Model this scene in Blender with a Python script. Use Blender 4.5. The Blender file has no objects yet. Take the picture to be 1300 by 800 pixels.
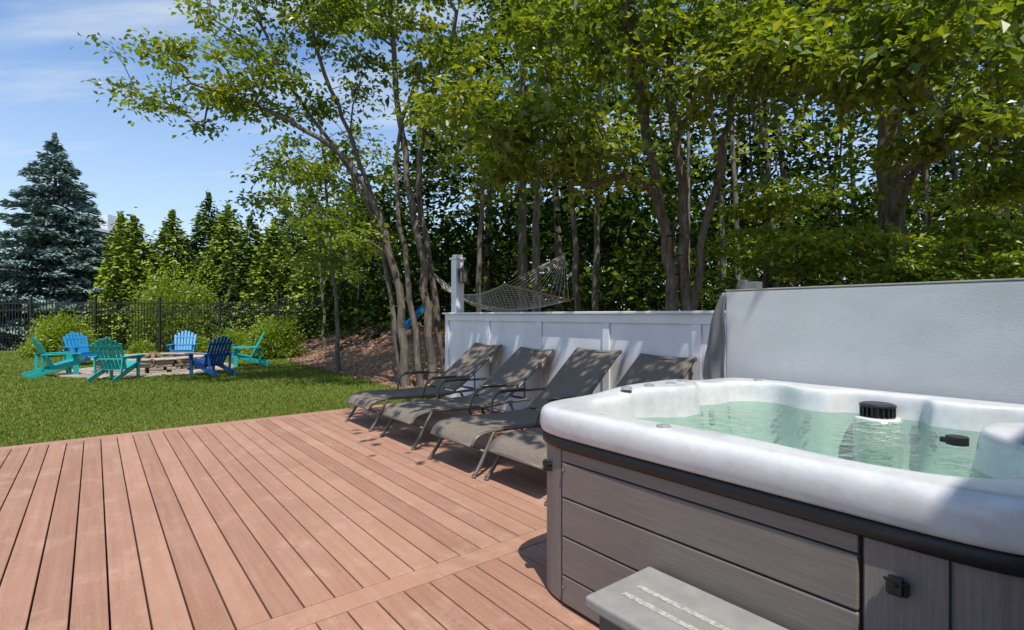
import bpy, math, random
import numpy as np
from mathutils import Vector, Matrix
random.seed(5); RNG=np.random.default_rng(7)
scn=bpy.context.scene
TH=math.radians(38.3)
CT,ST=math.cos(TH),math.sin(TH)
def dk(a,b): return (a*CT-b*ST, a*ST+b*CT)      # deck frame -> world

# ---------------------------------------------------------------- materials
def newmat(name):
    m=bpy.data.materials.new(name); m.use_nodes=True
    nt=m.node_tree; p=nt.nodes['Principled BSDF']; return m,nt,p
def N(nt,t,**kw):
    n=nt.nodes.new(t)
    for k,v in kw.items(): setattr(n,k,v)
    return n
def noise(nt,scale,stretch=(1,1,1),detail=4,rough=.55,coord='Object'):
    tc=N(nt,'ShaderNodeTexCoord'); mp=N(nt,'ShaderNodeMapping'); mp.inputs['Scale'].default_value=stretch
    nt.links.new(tc.outputs[coord],mp.inputs['Vector'])
    n=N(nt,'ShaderNodeTexNoise'); n.inputs['Scale'].default_value=scale; n.inputs['Detail'].default_value=detail
    n.inputs['Roughness'].default_value=rough
    nt.links.new(mp.outputs[0],n.inputs['Vector']); return n.outputs['Fac']
def ramp(nt,fac,stops):
    r=N(nt,'ShaderNodeValToRGB'); e=r.color_ramp.elements
    while len(e)<len(stops): e.new(.5)
    for i,(p,c) in enumerate(stops):
        e[i].position=p; e[i].color=(*c,1)
    nt.links.new(fac,r.inputs[0]); return r.outputs[0]
def mixc(nt,fac,a,b,mode='MIX'):
    m=N(nt,'ShaderNodeMix',data_type='RGBA',blend_type=mode)
    for s,v in ((0,fac),(6,a),(7,b)):
        if isinstance(v,(int,float)): m.inputs[s].default_value=v
        elif isinstance(v,tuple): m.inputs[s].default_value=(*v,1)
        else: nt.links.new(v,m.inputs[s])
    return m.outputs[2]
def bump(nt,p,h,strength=.3,dist=.01):
    b=N(nt,'ShaderNodeBump'); b.inputs['Strength'].default_value=strength; b.inputs['Distance'].default_value=dist
    nt.links.new(h,b.inputs['Height']); nt.links.new(b.outputs[0],p.inputs['Normal'])
def simple(name,c1,c2=None,rough=.6,scale=8,stretch=(1,1,1),b=.2,bd=.005,metal=0,lo=.35,hi=.65,bs=None,spec=.5):
    m,nt,p=newmat(name)
    c2=c2 or tuple(x*.8 for x in c1)
    f=noise(nt,scale,stretch)
    nt.links.new(ramp(nt,f,[(lo,c2),(hi,c1)]),p.inputs['Base Color'])
    p.inputs['Roughness'].default_value=rough; p.inputs['Metallic'].default_value=metal
    p.inputs['Specular IOR Level'].default_value=spec
    if b: bump(nt,p,noise(nt,bs or scale*4,stretch),b,bd)
    return m
def leafmat(name,stops,trans=.4,tcol=(1.5,1.35,.5),gloss=0.0):
    m,nt,p=newmat(name); nt.nodes.remove(p)
    at=N(nt,'ShaderNodeAttribute',attribute_name='rnd')
    col=ramp(nt,at.outputs['Fac'],stops)
    df=N(nt,'ShaderNodeBsdfDiffuse'); nt.links.new(col,df.inputs['Color']); out=df.outputs[0]
    if trans:
        tr=N(nt,'ShaderNodeBsdfTranslucent')
        nt.links.new(mixc(nt,1.0,col,tcol,'MULTIPLY'),tr.inputs['Color'])
        mx=N(nt,'ShaderNodeMixShader'); mx.inputs[0].default_value=trans
        nt.links.new(out,mx.inputs[1]); nt.links.new(tr.outputs[0],mx.inputs[2]); out=mx.outputs[0]
    if gloss:
        gl=N(nt,'ShaderNodeBsdfGlossy'); gl.inputs['Roughness'].default_value=.38
        mx=N(nt,'ShaderNodeMixShader'); mx.inputs[0].default_value=gloss
        nt.links.new(out,mx.inputs[1]); nt.links.new(gl.outputs[0],mx.inputs[2]); out=mx.outputs[0]
    nt.links.new(out,nt.nodes['Material Output'].inputs['Surface'])
    return m

# ---------------------------------------------------------------- mesh helpers
def np_mesh(name,V,F,mat,parent=None,rnd=None,smooth=False):
    me=bpy.data.meshes.new(name); V=np.asarray(V,np.float32); F=np.asarray(F,np.int32)
    k=F.shape[1]
    me.vertices.add(len(V)); me.vertices.foreach_set('co',V.ravel())
    me.loops.add(F.size); me.loops.foreach_set('vertex_index',F.ravel())
    me.polygons.add(len(F)); me.polygons.foreach_set('loop_start',np.arange(len(F),dtype=np.int32)*k)
    me.update(calc_edges=True)
    me.polygons.foreach_set('use_smooth',np.full(len(F),smooth))
    if rnd is not None:
        a=me.attributes.new('rnd','FLOAT','FACE'); a.data.foreach_set('value',np.asarray(rnd,np.float32))
    me.materials.append(mat)
    o=bpy.data.objects.new(name,me); scn.collection.objects.link(o)
    if parent: o.parent=parent
    return o
def empty(name,loc=(0,0,0),rz=0,parent=None):
    o=bpy.data.objects.new(name,None); scn.collection.objects.link(o)
    o.location=loc; o.rotation_euler=(0,0,rz); o.empty_display_size=.2
    if parent: o.parent=parent
    return o
class B:
    def __init__(s): s.V=[];s.F=[];s.R=[]
    def add(s,vs,fs,r=0.5):
        o=len(s.V); s.V+= [tuple(v) for v in vs]; s.F+=[tuple(i+o for i in f) for f in fs]; s.R+=[r]*len(fs)
    def box(s,c,d,rot=(0,0,0),r=.5):
        M=Matrix.Rotation(rot[2],3,'Z')@Matrix.Rotation(rot[1],3,'Y')@Matrix.Rotation(rot[0],3,'X')
        vs=[]
        for x in(-1,1):
            for y in(-1,1):
                for z in(-1,1): vs.append(M@Vector((x*d[0]/2,y*d[1]/2,z*d[2]/2))+Vector(c))
        s.add(vs,[(0,1,3,2),(4,6,7,5),(0,4,5,1),(2,3,7,6),(0,2,6,4),(1,5,7,3)],r)
    def span(s,x0,x1,y0,y1,z0,z1,r=.5): s.box(((x0+x1)/2,(y0+y1)/2,(z0+z1)/2),(x1-x0,y1-y0,z1-z0),r=r)
    def beam(s,p,q,w,h,side=None,r=.5):
        p=Vector(p);q=Vector(q);d=(q-p).normalized()
        sd=Vector(side) if side else (Vector((0,0,1)).cross(d) if abs(d.z)<.98 else Vector((1,0,0)))
        sd=(sd-d*sd.dot(d)).normalized(); n=d.cross(sd)
        vs=[]
        for e in(p,q):
            for a,b in((-1,-1),(1,-1),(1,1),(-1,1)): vs.append(e+sd*a*w/2+n*b*h/2)
        s.add(vs,[(3,2,1,0),(4,5,6,7),(0,1,5,4),(1,2,6,5),(2,3,7,6),(3,0,4,7)],r)
    def tube(s,pts,rad,k=8,cap=True,r=.5):
        pts=[Vector(p) for p in pts]; n=len(pts)
        rads=rad if isinstance(rad,(list,tuple)) else [rad]*n
        ref=None;vs=[]
        for i,p in enumerate(pts):
            d=((pts[min(i+1,n-1)]-pts[max(i-1,0)])).normalized()
            if ref is None: ref=Vector((0,0,1)) if abs(d.z)<.9 else Vector((1,0,0))
            x=(ref-d*ref.dot(d)).normalized(); ref=x; y=d.cross(x)
            for j in range(k):
                a=2*math.pi*j/k; vs.append(p+(x*math.cos(a)+y*math.sin(a))*rads[i])
        fs=[(i*k+j,i*k+(j+1)%k,(i+1)*k+(j+1)%k,(i+1)*k+j) for i in range(n-1) for j in range(k)]
        if cap: fs+= [tuple(range(k))[::-1],tuple((n-1)*k+j for j in range(k))]
        s.add(vs,fs,r)
    def cyl(s,c,rad,h,k=24,r=.5): s.tube([c,(c[0],c[1],c[2]+h)],rad,k,True,r)
    def obj(s,name,mat,parent=None,bevel=0,smooth=False,loc=None,rz=None,seg=2):
        me=bpy.data.meshes.new(name); me.from_pydata(s.V,[],s.F); me.update()
        a=me.attributes.new('rnd','FLOAT','FACE'); a.data.foreach_set('value',s.R)
        me.materials.append(mat)
        if smooth: me.polygons.foreach_set('use_smooth',[True]*len(s.F))
        o=bpy.data.objects.new(name,me); scn.collection.objects.link(o)
        if parent: o.parent=parent
        if loc: o.location=loc
        if rz is not None: o.rotation_euler=(0,0,rz)
        if bevel:
            m=o.modifiers.new('b','BEVEL'); m.width=bevel; m.segments=seg; m.limit_method='ANGLE'; m.angle_limit=math.radians(40)
        return o
def smoothpts(pts,n=6):
    P=[Vector(p) for p in pts]; P=[P[0]*2-P[1]]+P+[P[-1]*2-P[-2]]; out=[]
    for i in range(1,len(P)-2):
        for k in range(n):
            t=k/n; a,b,c,d=P[i-1:i+3]
            out.append(.5*((2*b)+(c-a)*t+(2*a-5*b+4*c-d)*t*t+(3*b-a-3*c+d)*t**3))
    out.append(P[-2]); return out

# ---------------------------------------------------------------- camera, light, sky
cam=bpy.data.cameras.new('camera'); co=bpy.data.objects.new('camera',cam); scn.collection.objects.link(co)
co.location=(0,0,1.4); co.rotation_euler=(math.radians(90),0,0); cam.sensor_width=36; cam.lens=18.58; cam.clip_end=2000; cam.clip_start=.05
scn.camera=co
EL=math.radians(64); AZ=(.25,-.97)
al=math.hypot(*AZ); SV=Vector((AZ[0]/al*math.cos(EL),AZ[1]/al*math.cos(EL),math.sin(EL)))
sl=bpy.data.lights.new('sun','SUN'); sl.energy=5.0; sl.angle=math.radians(.5); sl.color=(1,.95,.87)
so=bpy.data.objects.new('sun',sl); scn.collection.objects.link(so); so.rotation_euler=SV.to_track_quat('Z','Y').to_euler()
w=bpy.data.worlds.new('World'); scn.world=w; w.use_nodes=True; nt=w.node_tree
bg=nt.nodes['Background']; sky=N(nt,'ShaderNodeTexSky',sky_type='NISHITA'); sky.sun_disc=False
sky.sun_elevation=EL; sky.sun_rotation=math.atan2(AZ[0],AZ[1]); sky.air_density=1.1; sky.dust_density=.3; sky.ozone_density=1.6
tc=N(nt,'ShaderNodeTexCoord'); sep=N(nt,'ShaderNodeSeparateXYZ'); nt.links.new(tc.outputs['Generated'],sep.inputs[0])
mz=N(nt,'ShaderNodeMath',operation='ADD'); nt.links.new(sep.outputs[2],mz.inputs[0]); mz.inputs[1].default_value=.12
dv=N(nt,'ShaderNodeVectorMath',operation='DIVIDE'); cb=N(nt,'ShaderNodeCombineXYZ')
for i in range(3): nt.links.new(mz.outputs[0],cb.inputs[i])
nt.links.new(tc.outputs['Generated'],dv.inputs[0]); nt.links.new(cb.outputs[0],dv.inputs[1])
mp=N(nt,'ShaderNodeMapping'); mp.inputs['Scale'].default_value=(.55,2.6,1); mp.inputs['Rotation'].default_value=(0,0,.75); mp.inputs['Location'].default_value=(2.1,.9,0)
nt.links.new(dv.outputs[0],mp.inputs[0])
nz=N(nt,'ShaderNodeTexNoise'); nz.inputs['Scale'].default_value=1.2; nz.inputs['Detail'].default_value=5; nz.inputs['Roughness'].default_value=.58
nt.links.new(mp.outputs[0],nz.inputs['Vector'])
cf=ramp(nt,nz.outputs['Fac'],[(.43,(0,0,0)),(.70,(.75,.75,.75))])
hz=N(nt,'ShaderNodeMapRange'); nt.links.new(sep.outputs[2],hz.inputs[0]); hz.inputs[1].default_value=0; hz.inputs[2].default_value=.42; hz.inputs[3].default_value=.65; hz.inputs[4].default_value=.03
mxm=N(nt,'ShaderNodeMath',operation='MAXIMUM'); nt.links.new(cf,mxm.inputs[0]); nt.links.new(hz.outputs[0],mxm.inputs[1])
skc=mixc(nt,1.0,sky.outputs[0],(.9,1.1,1.32),'MULTIPLY')
nt.links.new(mixc(nt,mxm.outputs[0],skc,(5.2,5.8,6.4)),bg.inputs[0]); bg.inputs[1].default_value=.145
scn.view_settings.view_transform='Standard'; scn.view_settings.look='None'; scn.view_settings.exposure=0

# ---------------------------------------------------------------- terrain
GZ=-.12
yb=np.array([-50,8.9,9.0,9.6,11.5,14.2,17.9,21,30,60,400.]); xb=np.array([-60,-60,-2.3,-2.6,-3.7,-5.5,-7.5,-9.2,-14,-30,-200.])
def mdist(x,y):
    a=x*CT+y*ST
    d=np.minimum((x-np.interp(y,yb,xb))*.85, a-4.92)
    return d
def gheight(x,y):
    d=np.clip(mdist(x,y)/3.0,0,1); s=d*d*(3-2*d)
    return GZ+1.0*s+.04*np.sin(x*1.3+y*.7)*s+.03*np.sin(x*3.1-y*2.2)*s
def axis(lo,hi,flo,fhi,step):
    f=np.arange(flo,fhi,step); l=flo-np.geomspace(step,flo-lo,25)[::-1]; h=fhi+np.geomspace(step,hi-fhi,25)
    return np.concatenate([l,f,h])
def sheet(name,xs,ys,zf,mat,mask=None):
    X,Y=np.meshgrid(xs,ys); Z=zf(X,Y); V=np.stack([X,Y,Z],-1).reshape(-1,3)
    nx=len(xs); I=np.arange(len(ys)*nx).reshape(len(ys),nx)
    F=np.stack([I[:-1,:-1],I[:-1,1:],I[1:,1:],I[1:,:-1]],-1).reshape(-1,4)
    if mask is not None:
        c=V[F].mean(1); F=F[mask(c[:,0],c[:,1])]
    return np_mesh(name,V,F,mat,smooth=True)
m_lawn,nt,p=newmat('lawn_soil')
f1=noise(nt,.35,detail=3); f2=noise(nt,9,detail=6); 
c=ramp(nt,f2,[(.3,(.075,.11,.02)),(.7,(.17,.22,.045))])
c=mixc(nt,ramp(nt,f1,[(.4,(0,0,0)),(.7,(.5,.5,.5))]),c,(.19,.20,.065))
nt.links.new(c,p.inputs['Base Color']); p.inputs['Roughness'].default_value=.9; bump(nt,p,noise(nt,60),.8,.03)
sheet('ground',axis(-700,700,-22,26,.3),axis(-300,900,5,24,.3),lambda x,y:gheight(x,y),m_lawn)
m_mulch,nt,p=newmat('bark_mulch')
f2=noise(nt,30,detail=8,rough=.8)
nt.links.new(ramp(nt,f2,[(.3,(.10,.055,.034)),(.5,(.32,.18,.11)),(.72,(.50,.33,.22))]),p.inputs['Base Color']); p.inputs['Roughness'].default_value=.95
bump(nt,p,noise(nt,40,detail=8),1,.05)
sheet('mulch_bed',np.arange(-16,26,.15),np.arange(0,30,.15),lambda x,y:gheight(x,y)+.012+.02*np.clip(mdist(x,y),0,1),m_mulch,lambda x,y:mdist(x,y)>0)
n=32000; x=RNG.uniform(-11,3,n); y=RNG.uniform(8.5,22,n); k=mdist(x,y)>-.03-.14*RNG.random(n)**3; x=x[k];y=y[k]; n=len(x)
def unit(v): return v/np.maximum(np.linalg.norm(v,axis=1,keepdims=True),1e-9)
def leaf_mesh(name,C,D,Nn,L,W,rnd,mat,parent=None,cup=.08):
    D=unit(D); S=unit(np.cross(D,Nn)); N2=np.cross(S,D); L=L[:,None]; W=W[:,None]
    V=np.stack([C-D*L/2, C-D*L*.04+S*W/2+N2*L*cup, C+D*L/2-N2*L*cup*.6, C-D*L*.04-S*W/2+N2*L*cup],1).reshape(-1,3)
    F=np.arange(len(C)*4).reshape(-1,4)
    return np_mesh(name,V,F,mat,parent,rnd)
m_chip=leafmat('mulch_chip',[(0,(.10,.055,.034)),(.6,(.38,.22,.135)),(1,(.58,.40,.28))],0.0)
mc=bpy.data.objects['mulch_bed']
leaf_mesh('mulch_chips',np.stack([x,y,gheight(x,y)+.045],1),RNG.normal(size=(n,3))*[1,1,.3],RNG.normal(size=(n,3))*[.4,.4,1],RNG.uniform(.04,.11,n),RNG.uniform(.015,.04,n),RNG.random(n),m_chip,mc)
m_grass=leafmat('grass_blade',[(0,(.07,.115,.016)),(.5,(.175,.23,.038)),(.85,(.27,.30,.065)),(1,(.38,.35,.15))],.25,(1.3,1.25,.5))
n=800000; x=RNG.uniform(-24,0,n); y=RNG.uniform(3.5,21,n); d=np.hypot(x,y)
bb=-x*ST+y*CT
keep=(bb>7.79)&(mdist(x,y)<.06)&(RNG.random(n)<np.clip((8.5/d)**1.9,0,1))&(x/y>-1.15)&(np.hypot(x+9.9,y-14.6)>1.95)
x=x[keep];y=y[keep];d=d[keep];n=len(x)
h=RNG.uniform(.03,.075,n); wd=RNG.uniform(.006,.011,n)*np.clip(d/7,1,3)
C=np.stack([x,y,gheight(x,y)+h*.3],1); D=RNG.normal(size=(n,3))*[.45,.45,0]+[0,0,1]
patch=.5+.5*np.sin(x*.9+1.3*np.sin(y*.8))*np.sin(y*1.1+np.sin(x*.6))
leaf_mesh('lawn_grass',C,D,RNG.normal(size=(n,3)),h*1.2,wd,np.clip(RNG.beta(2.2,2.2,n)*.8+patch*.2,0,1),m_grass)

# ---------------------------------------------------------------- deck
m_deck,nt,p=newmat('composite_deck')
at=N(nt,'ShaderNodeAttribute',attribute_name='rnd')
c=ramp(nt,at.outputs['Fac'],[(0,(.275,.130,.082)),(.5,(.345,.172,.110)),(1,(.415,.218,.143))])
g=noise(nt,26,(1,.035,1),6,.65)
c=mixc(nt,ramp(nt,g,[(.3,(0,0,0)),(.7,(.42,.42,.42))]),c,(.50,.31,.22))
st=noise(nt,1.1,(1,.55,1),7,.72)
c=mixc(nt,ramp(nt,st,[(.45,(0,0,0)),(.68,(.6,.6,.6))]),c,(.26,.138,.090))
st2=noise(nt,2.7,(1,.8,1),7,.75)
c=mixc(nt,ramp(nt,st2,[(.53,(0,0,0)),(.72,(.5,.5,.5))]),c,(.56,.37,.28))
g3=noise(nt,170,(1,.3,1),4,.8)
c=mixc(nt,ramp(nt,g3,[(.52,(0,0,0)),(.75,(.5,.5,.5))]),c,(.60,.42,.32))
nt.links.new(c,p.inputs['Base Color']); p.inputs['Roughness'].default_value=.66; p.inputs['Specular IOR Level'].default_value=.35
bump(nt,p,noise(nt,70,(1,.05,1),6,.7),.35,.004)
deck=empty('wood_deck',rz=TH)
bd=B(); P_=.147; AE=4.9
def boards(b0,b1,seed):
    r=random.Random(seed); a=-7.0
    while a<AE:
        bd.span(a+.003,min(a+P_-.005,AE),b0,b1,-.028+r.uniform(-.0008,.0008),0+r.uniform(-.001,.0005),r.random()); a+=P_
boards(2.606,7.60,1); boards(-2.15,2.444,2)
bd.span(-7,AE,2.45,2.60,-.028,0,.75); bd.span(-7,AE,7.606,7.752,-.028,0,.6)
bd.obj('boards',m_deck,deck,bevel=.004)
fr=B(); fr.span(-7,AE,7.72,7.745,-.3,-.03); fr.span(-7,AE,-2.15,7.7,-.11,-.06)
m_dark=simple('deck_frame_wood',(.05,.035,.028),rough=.9)
fr.obj('joist_frame',m_dark,deck)

# ---------------------------------------------------------------- white privacy wall
m_white=simple('white_paint',(.80,.81,.82),(.70,.71,.72),rough=.45,scale=3,b=.08,lo=.3,hi=.6)
wall=empty('white_privacy_wall',rz=TH)
q=B(); q.span(4.69,4.73,.6,7.74,-.1,1.41); q.obj('panel',m_white,wall)
q=B(); q.span(4.665,4.69,.6,7.74,1.31,1.41); q.span(4.665,4.69,.6,7.74,.02,.16)
b=7.64
while b>.8:
    q.span(4.665,4.688,b,b+.10,.161,1.309) ; b-=1.18
q.obj('trim',m_white,wall,bevel=.003)
q=B(); q.span(4.63,4.77,.58,7.78,1.412,1.442); q.obj('cap',m_white,wall,bevel=.005)
post=empty('white_post',rz=TH)
q=B(); q.span(4.775,4.93,7.56,7.72,-.12,2.34); q.obj('shaft',m_white,post,bevel=.004)
q=B(); q.span(4.75,4.955,7.535,7.745,2.341,2.375); q.box((4.8525,7.64,2.40),(.13,.13,.05)); q.obj('post_cap',m_white,post,bevel=.004)
m_black=simple('black_metal',(.012,.012,.013),(.02,.02,.02),rough=.4,b=.05)
m_brz=simple('bronze_metal',(.05,.035,.025),rough=.4,b=.05)
lan=empty('wall_lantern',(*dk(4.84,7.44),2.08),TH)
q=B(); q.box((0,.06,.08),(.02,.12,.02)); q.box((0,.11,.03),(.07,.015,.14)); q.box((0,0,.06),(.14,.14,.02)); q.box((0,0,-.14),(.11,.11,.02)); q.tube([(0,0,.07),(0,0,.15)],[.07,.01],8)
for sx in(-1,1):
    for sy in(-1,1): q.box((sx*.05,sy*.05,-.04),(.014,.014,.2))
q.obj('cage',m_brz,lan)
m_gl,nt,p=newmat('frosted_glass'); p.inputs['Base Color'].default_value=(.3,.26,.2,1); p.inputs['Roughness'].default_value=.3
q=B(); q.box((0,0,-.04),(.085,.085,.18)); q.obj('glass',m_gl,lan)

# ---------------------------------------------------------------- hot tub
TC=(2.755,1.11); tub=empty('hot_tub',(*dk(*TC),0),TH)
m_shell,nt,p=newmat('acrylic_shell')
f=noise(nt,3.5,detail=9,rough=.75); f2=noise(nt,12,(1,1,1),8,.75)
c=ramp(nt,f,[(.36,(.54,.55,.56)),(.5,(.64,.645,.65)),(.62,(.69,.69,.69))])
c=mixc(nt,ramp(nt,f2,[(.5,(0,0,0)),(.62,(.35,.35,.35))]),c,(.50,.51,.525))
nt.links.new(c,p.inputs['Base Color']); p.inputs['Roughness'].default_value=.18
NA=240; th=np.linspace(0,2*np.pi,NA,endpoint=False)
def sup(half,n): return half/(np.abs(np.cos(th))**n+np.abs(np.sin(th))**n)**(1/n)
def lobe(c,w,A):
    d=(th-math.radians(c)+np.pi)%(2*np.pi)-np.pi; return A*np.exp(-(d/math.radians(w))**4)
ro=sup(1.0,9.5); ri=sup(.86,5.5)-lobe(90,17,.17)-lobe(-90,20,.24)-lobe(22,10,.13)-lobe(-26,9,.12)-lobe(180,22,.05)-lobe(58,6,.05)-lobe(118,6,.04)
up=lobe(90,24,.04)+lobe(-90,22,.03)
rings=[(ro-.03,.805+0*ro),(ro+.004,.808+0*ro),(ro+.020,.822+0*ro),(ro+.026,.86+0*ro),(ro+.024,.90+0*ro),(ro+.014,.925+up*.3),(ro-.008,.940+up*.7),(ro-.035,.944+up),
 ((ro*.55+ri*.45)-.02,.943+up),(ri+.030,.942+up),(ri+.010,.935+up),(ri-.003,.91+up*.7),(ri-.010,.84+0*ro),(ri-.03,.78+0*ro),(ri-.055,.62+0*ro),(ri-.09,.52+0*ro),(ri-.15,.47+.03*np.cos(4*th)),
 (ri*.66,.45+.04*np.cos(3*th)),(ri*.58,.40+0*ro),(ri*.53,.22+0*ro),(ri*.45,.17+0*ro),(ri*.1,.16+0*ro)]
V=[];F=[]
for r,z in rings: V+=list(np.stack([r*np.cos(th),r*np.sin(th),z],1))
for i in range(len(rings)-1):
    for j in range(NA): F.append((i*NA+j,i*NA+(j+1)%NA,(i+1)*NA+(j+1)%NA,(i+1)*NA+j))
b=B(); b.add(V,F+[tuple((len(rings)-1)*NA+j for j in range(NA))]); o=b.obj('shell',m_shell,tub,smooth=True); o.modifiers.new('s','SUBSURF').levels=1; o.modifiers['s'].render_levels=1
def loft(b,rs,sel=None,closed=True):
    idx=range(NA) if sel is None else sel
    V=[];F=[];m=len(idx)
    for r,z in rs: V+=[(r[j]*math.cos(th[j]),r[j]*math.sin(th[j]),z) for j in idx]
    for i in range(len(rs)-1):
        for j in range(m if closed else m-1): F.append((i*m+j,i*m+(j+1)%m,(i+1)*m+(j+1)%m,(i+1)*m+j))
    b.add(V,F)
m_rub=simple('black_rubber',(.015,.015,.016),rough=.45,b=.05)
b=B(); loft(b,[(ro-.03,.755),(ro+.001,.755),(ro+.010,.768),(ro+.010,.797),(ro+.002,.808),(ro-.03,.807)]); b.obj('rim_band',m_rub,tub,smooth=True)
m_core=simple('cabinet_core',(.02,.018,.017),rough=.9)
b=B(); loft(b,[(ro-.045,.02),(ro-.045,.76)]); b.obj('core',m_core,tub)
m_cab,nt,p=newmat('cabinet_composite')
g2=noise(nt,60,(.08,.08,2.2),6,.7); g4=noise(nt,3,detail=4)
c=ramp(nt,g2,[(.3,(.165,.135,.117)),(.7,(.245,.207,.182))]); c=mixc(nt,ramp(nt,g4,[(.4,(0,0,0)),(.7,(.4,.4,.4))]),c,(.17,.145,.128))
nt.links.new(c,p.inputs['Base Color']); p.inputs['Roughness'].default_value=.6; bump(nt,p,g2,.25,.002)
m_cabv,nt,p=newmat('cabinet_post')
g2=noise(nt,60,(2.2,2.2,.06),6,.7)
c=ramp(nt,g2,[(.3,(.17,.142,.125)),(.7,(.25,.215,.192))]); nt.links.new(c,p.inputs['Base Color']); p.inputs['Roughness'].default_value=.6; bump(nt,p,g2,.25,.002)
deg=np.degrees(th)
b=B()
for lo,hi in((126,143.5),(208,234),(306,324),(36,54)):
    sel=[j for j in range(NA) if lo<=deg[j]<=hi]
    loft(b,[(ro-.045,.015),(ro-.012,.015),(ro-.012,.754),(ro-.045,.754)],sel,False)
    for e in(sel[0],sel[-1]):
        c,s=math.cos(th[e]),math.sin(th[e]); rr=ro[e]
        vs=[((rr-.045)*c,(rr-.045)*s,.015),((rr-.012)*c,(rr-.012)*s,.015),((rr-.012)*c,(rr-.012)*s,.754),((rr-.045)*c,(rr-.045)*s,.754)]
        b.add(vs,[(0,1,2,3)])
b.obj('corner_panels',m_cabv,tub,smooth=False)
b=B()
zs=[(.02,.15),(.157,.335),(.342,.52),(.527,.69)]
for z0,z1 in zs:
    b.span(-.992,-.95,-.52,.735,z0,z1); b.span(.95,.992,-.70,.70,z0,z1)
    b.span(-.70,.70,.95,.992,z0,z1); b.span(-.70,.70,-.992,-.95,z0,z1)
b.obj('plank_panels',m_cab,tub,bevel=.005)
b=B(); b.span(-.990,-.95,-.52,.735,.697,.752); b.obj('top_rails',m_cab,tub,bevel=.003)
b=B(); b.span(-.992,-.985,-.735,-.731,.02,.75); b.obj('panel_seam',m_core,tub)
b=B()
for (x,y,rz) in((-.985,-.62,0),(-.955,.86,-.7)):
    b.box((x-.012,y,.64),(.03,.05,.035),(0,0,rz)); b.box((x-.03,y,.65),(.02,.035,.05),(0,0,rz)); b.tube([(x-.02,y-.03,.66),(x-.045,y,.655),(x-.02,y+.03,.66)],.005,6)
b.obj('cover_latches',m_black,tub,bevel=.003)
m_steel=simple('steel',(.5,.5,.5),rough=.3,metal=1,b=0)
b=B()
for y,z in((.72,.66),(.72,.1),(-.50,.45),(-.68,.1)): b.tube([(-.994,y,z),(-1.0,y,z)],.007,10)
b.obj('screws',m_steel,tub)
m_water,nt,p=newmat('spa_water')
tr=N(nt,'ShaderNodeBsdfTransparent'); tr.inputs[0].default_value=(.62,.84,.73,1)
gl=N(nt,'ShaderNodeBsdfGlossy'); gl.inputs['Roughness'].default_value=.02
fz=N(nt,'ShaderNodeFresnel'); fz.inputs[0].default_value=1.33
bp=N(nt,'ShaderNodeBump'); bp.inputs['Strength'].default_value=.9; bp.inputs['Distance'].default_value=.025
nt.links.new(noise(nt,13,(1,1,1),4,.5),bp.inputs['Height']); nt.links.new(bp.outputs[0],gl.inputs['Normal']); nt.links.new(bp.outputs[0],fz.inputs['Normal'])
mx=N(nt,'ShaderNodeMixShader'); nt.links.new(fz.outputs[0],mx.inputs[0]); nt.links.new(tr.outputs[0],mx.inputs[1]); nt.links.new(gl.outputs[0],mx.inputs[2])
nt.links.new(mx.outputs[0],nt.nodes['Material Output'].inputs['Surface'])
b=B(); b.add([((r-.005)*math.cos(t),(r-.005)*math.sin(t),.81) for r,t in zip(ri,th)],[tuple(range(NA))]); b.obj('water',m_water,tub)
fx,fy=.77,-.03
b=B(); b.tube([(fx,fy,.45),(fx,fy,.80),(fx,fy,.818)],[.12,.12,.105],28); b.obj('filter_housing',m_shell,tub,smooth=False,bevel=.01)
b=B(); b.cyl((fx,fy,.820),.07,.05,28); b.tube([(fx,fy,.875),(fx,fy,.888),(fx,fy,.895)],[.090,.090,.074],28)
for k in range(20):
    t=2*math.pi*k/20; b.box((fx+.080*math.cos(t),fy+.080*math.sin(t),.848),(.014,.010,.056),(0,0,t))
b.cyl((.12,-.52,.85),.04,.035,16); b.box((.09,-.50,.87),(.03,.06,.02))
b.obj('filter_cap',m_rub,tub,bevel=.002)
m_jet=simple('jet_grey',(.36,.37,.39),rough=.35,b=0)
m_jetd=simple('jet_light_grey',(.50,.52,.54),rough=.3,b=0)
b=B()
for (x,y,z) in((-.35,.87,.984),(-.18,.84,.987),(0,.82,.987),(.15,.84,.987),(-.25,-.80,.975),(-.05,-.78,.978),(.15,-.80,.975),(.88,.72,.948),(.90,-.7,.948),(-.93,.2,.948)):
    b.tube([(x,y,z-.012),(x,y,z+.003)],[.034,.028],20)
    b.tube([(x,y,z),(x,y,z+.007)],[.014,.012],12)
b.obj('rim_controls',m_jet,tub)
b=B()
for k in (0,1,2,4,5,9,10,12,13):
    t=math.radians(72-k*9.5)
    for zz in(.62,.71,.77):
        j=int((t%(2*math.pi))/(2*math.pi)*NA)%NA; r=ri[j]-.032-(.8-zz)*.09
        c,s=math.cos(t),math.sin(t); b.tube([(r*c,r*s,zz),((r-.010)*c,(r-.010)*s,zz)],.019,14)
b.obj('jets',m_jetd,tub)
m_cov,nt,p=newmat('cover_vinyl')
f=noise(nt,1.6,(1,1,2),6,.6); f2=noise(nt,14,(1,1,.15),4,.6)
c=ramp(nt,f,[(.3,(.50,.515,.525)),(.65,(.60,.615,.625))]); c=mixc(nt,ramp(nt,f2,[(.5,(0,0,0)),(.75,(.22,.22,.22))]),c,(.44,.44,.42))
nt.links.new(c,p.inputs['Base Color']); p.inputs['Roughness'].default_value=.5
v=N(nt,'ShaderNodeTexVoronoi'); v.inputs['Scale'].default_value=80; tcx=N(nt,'ShaderNodeTexCoord'); nt.links.new(tcx.outputs['Object'],v.inputs['Vector']); bump(nt,p,v.outputs[0],.16,.003)
cov=empty('hot_tub_cover',rz=TH)
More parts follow.
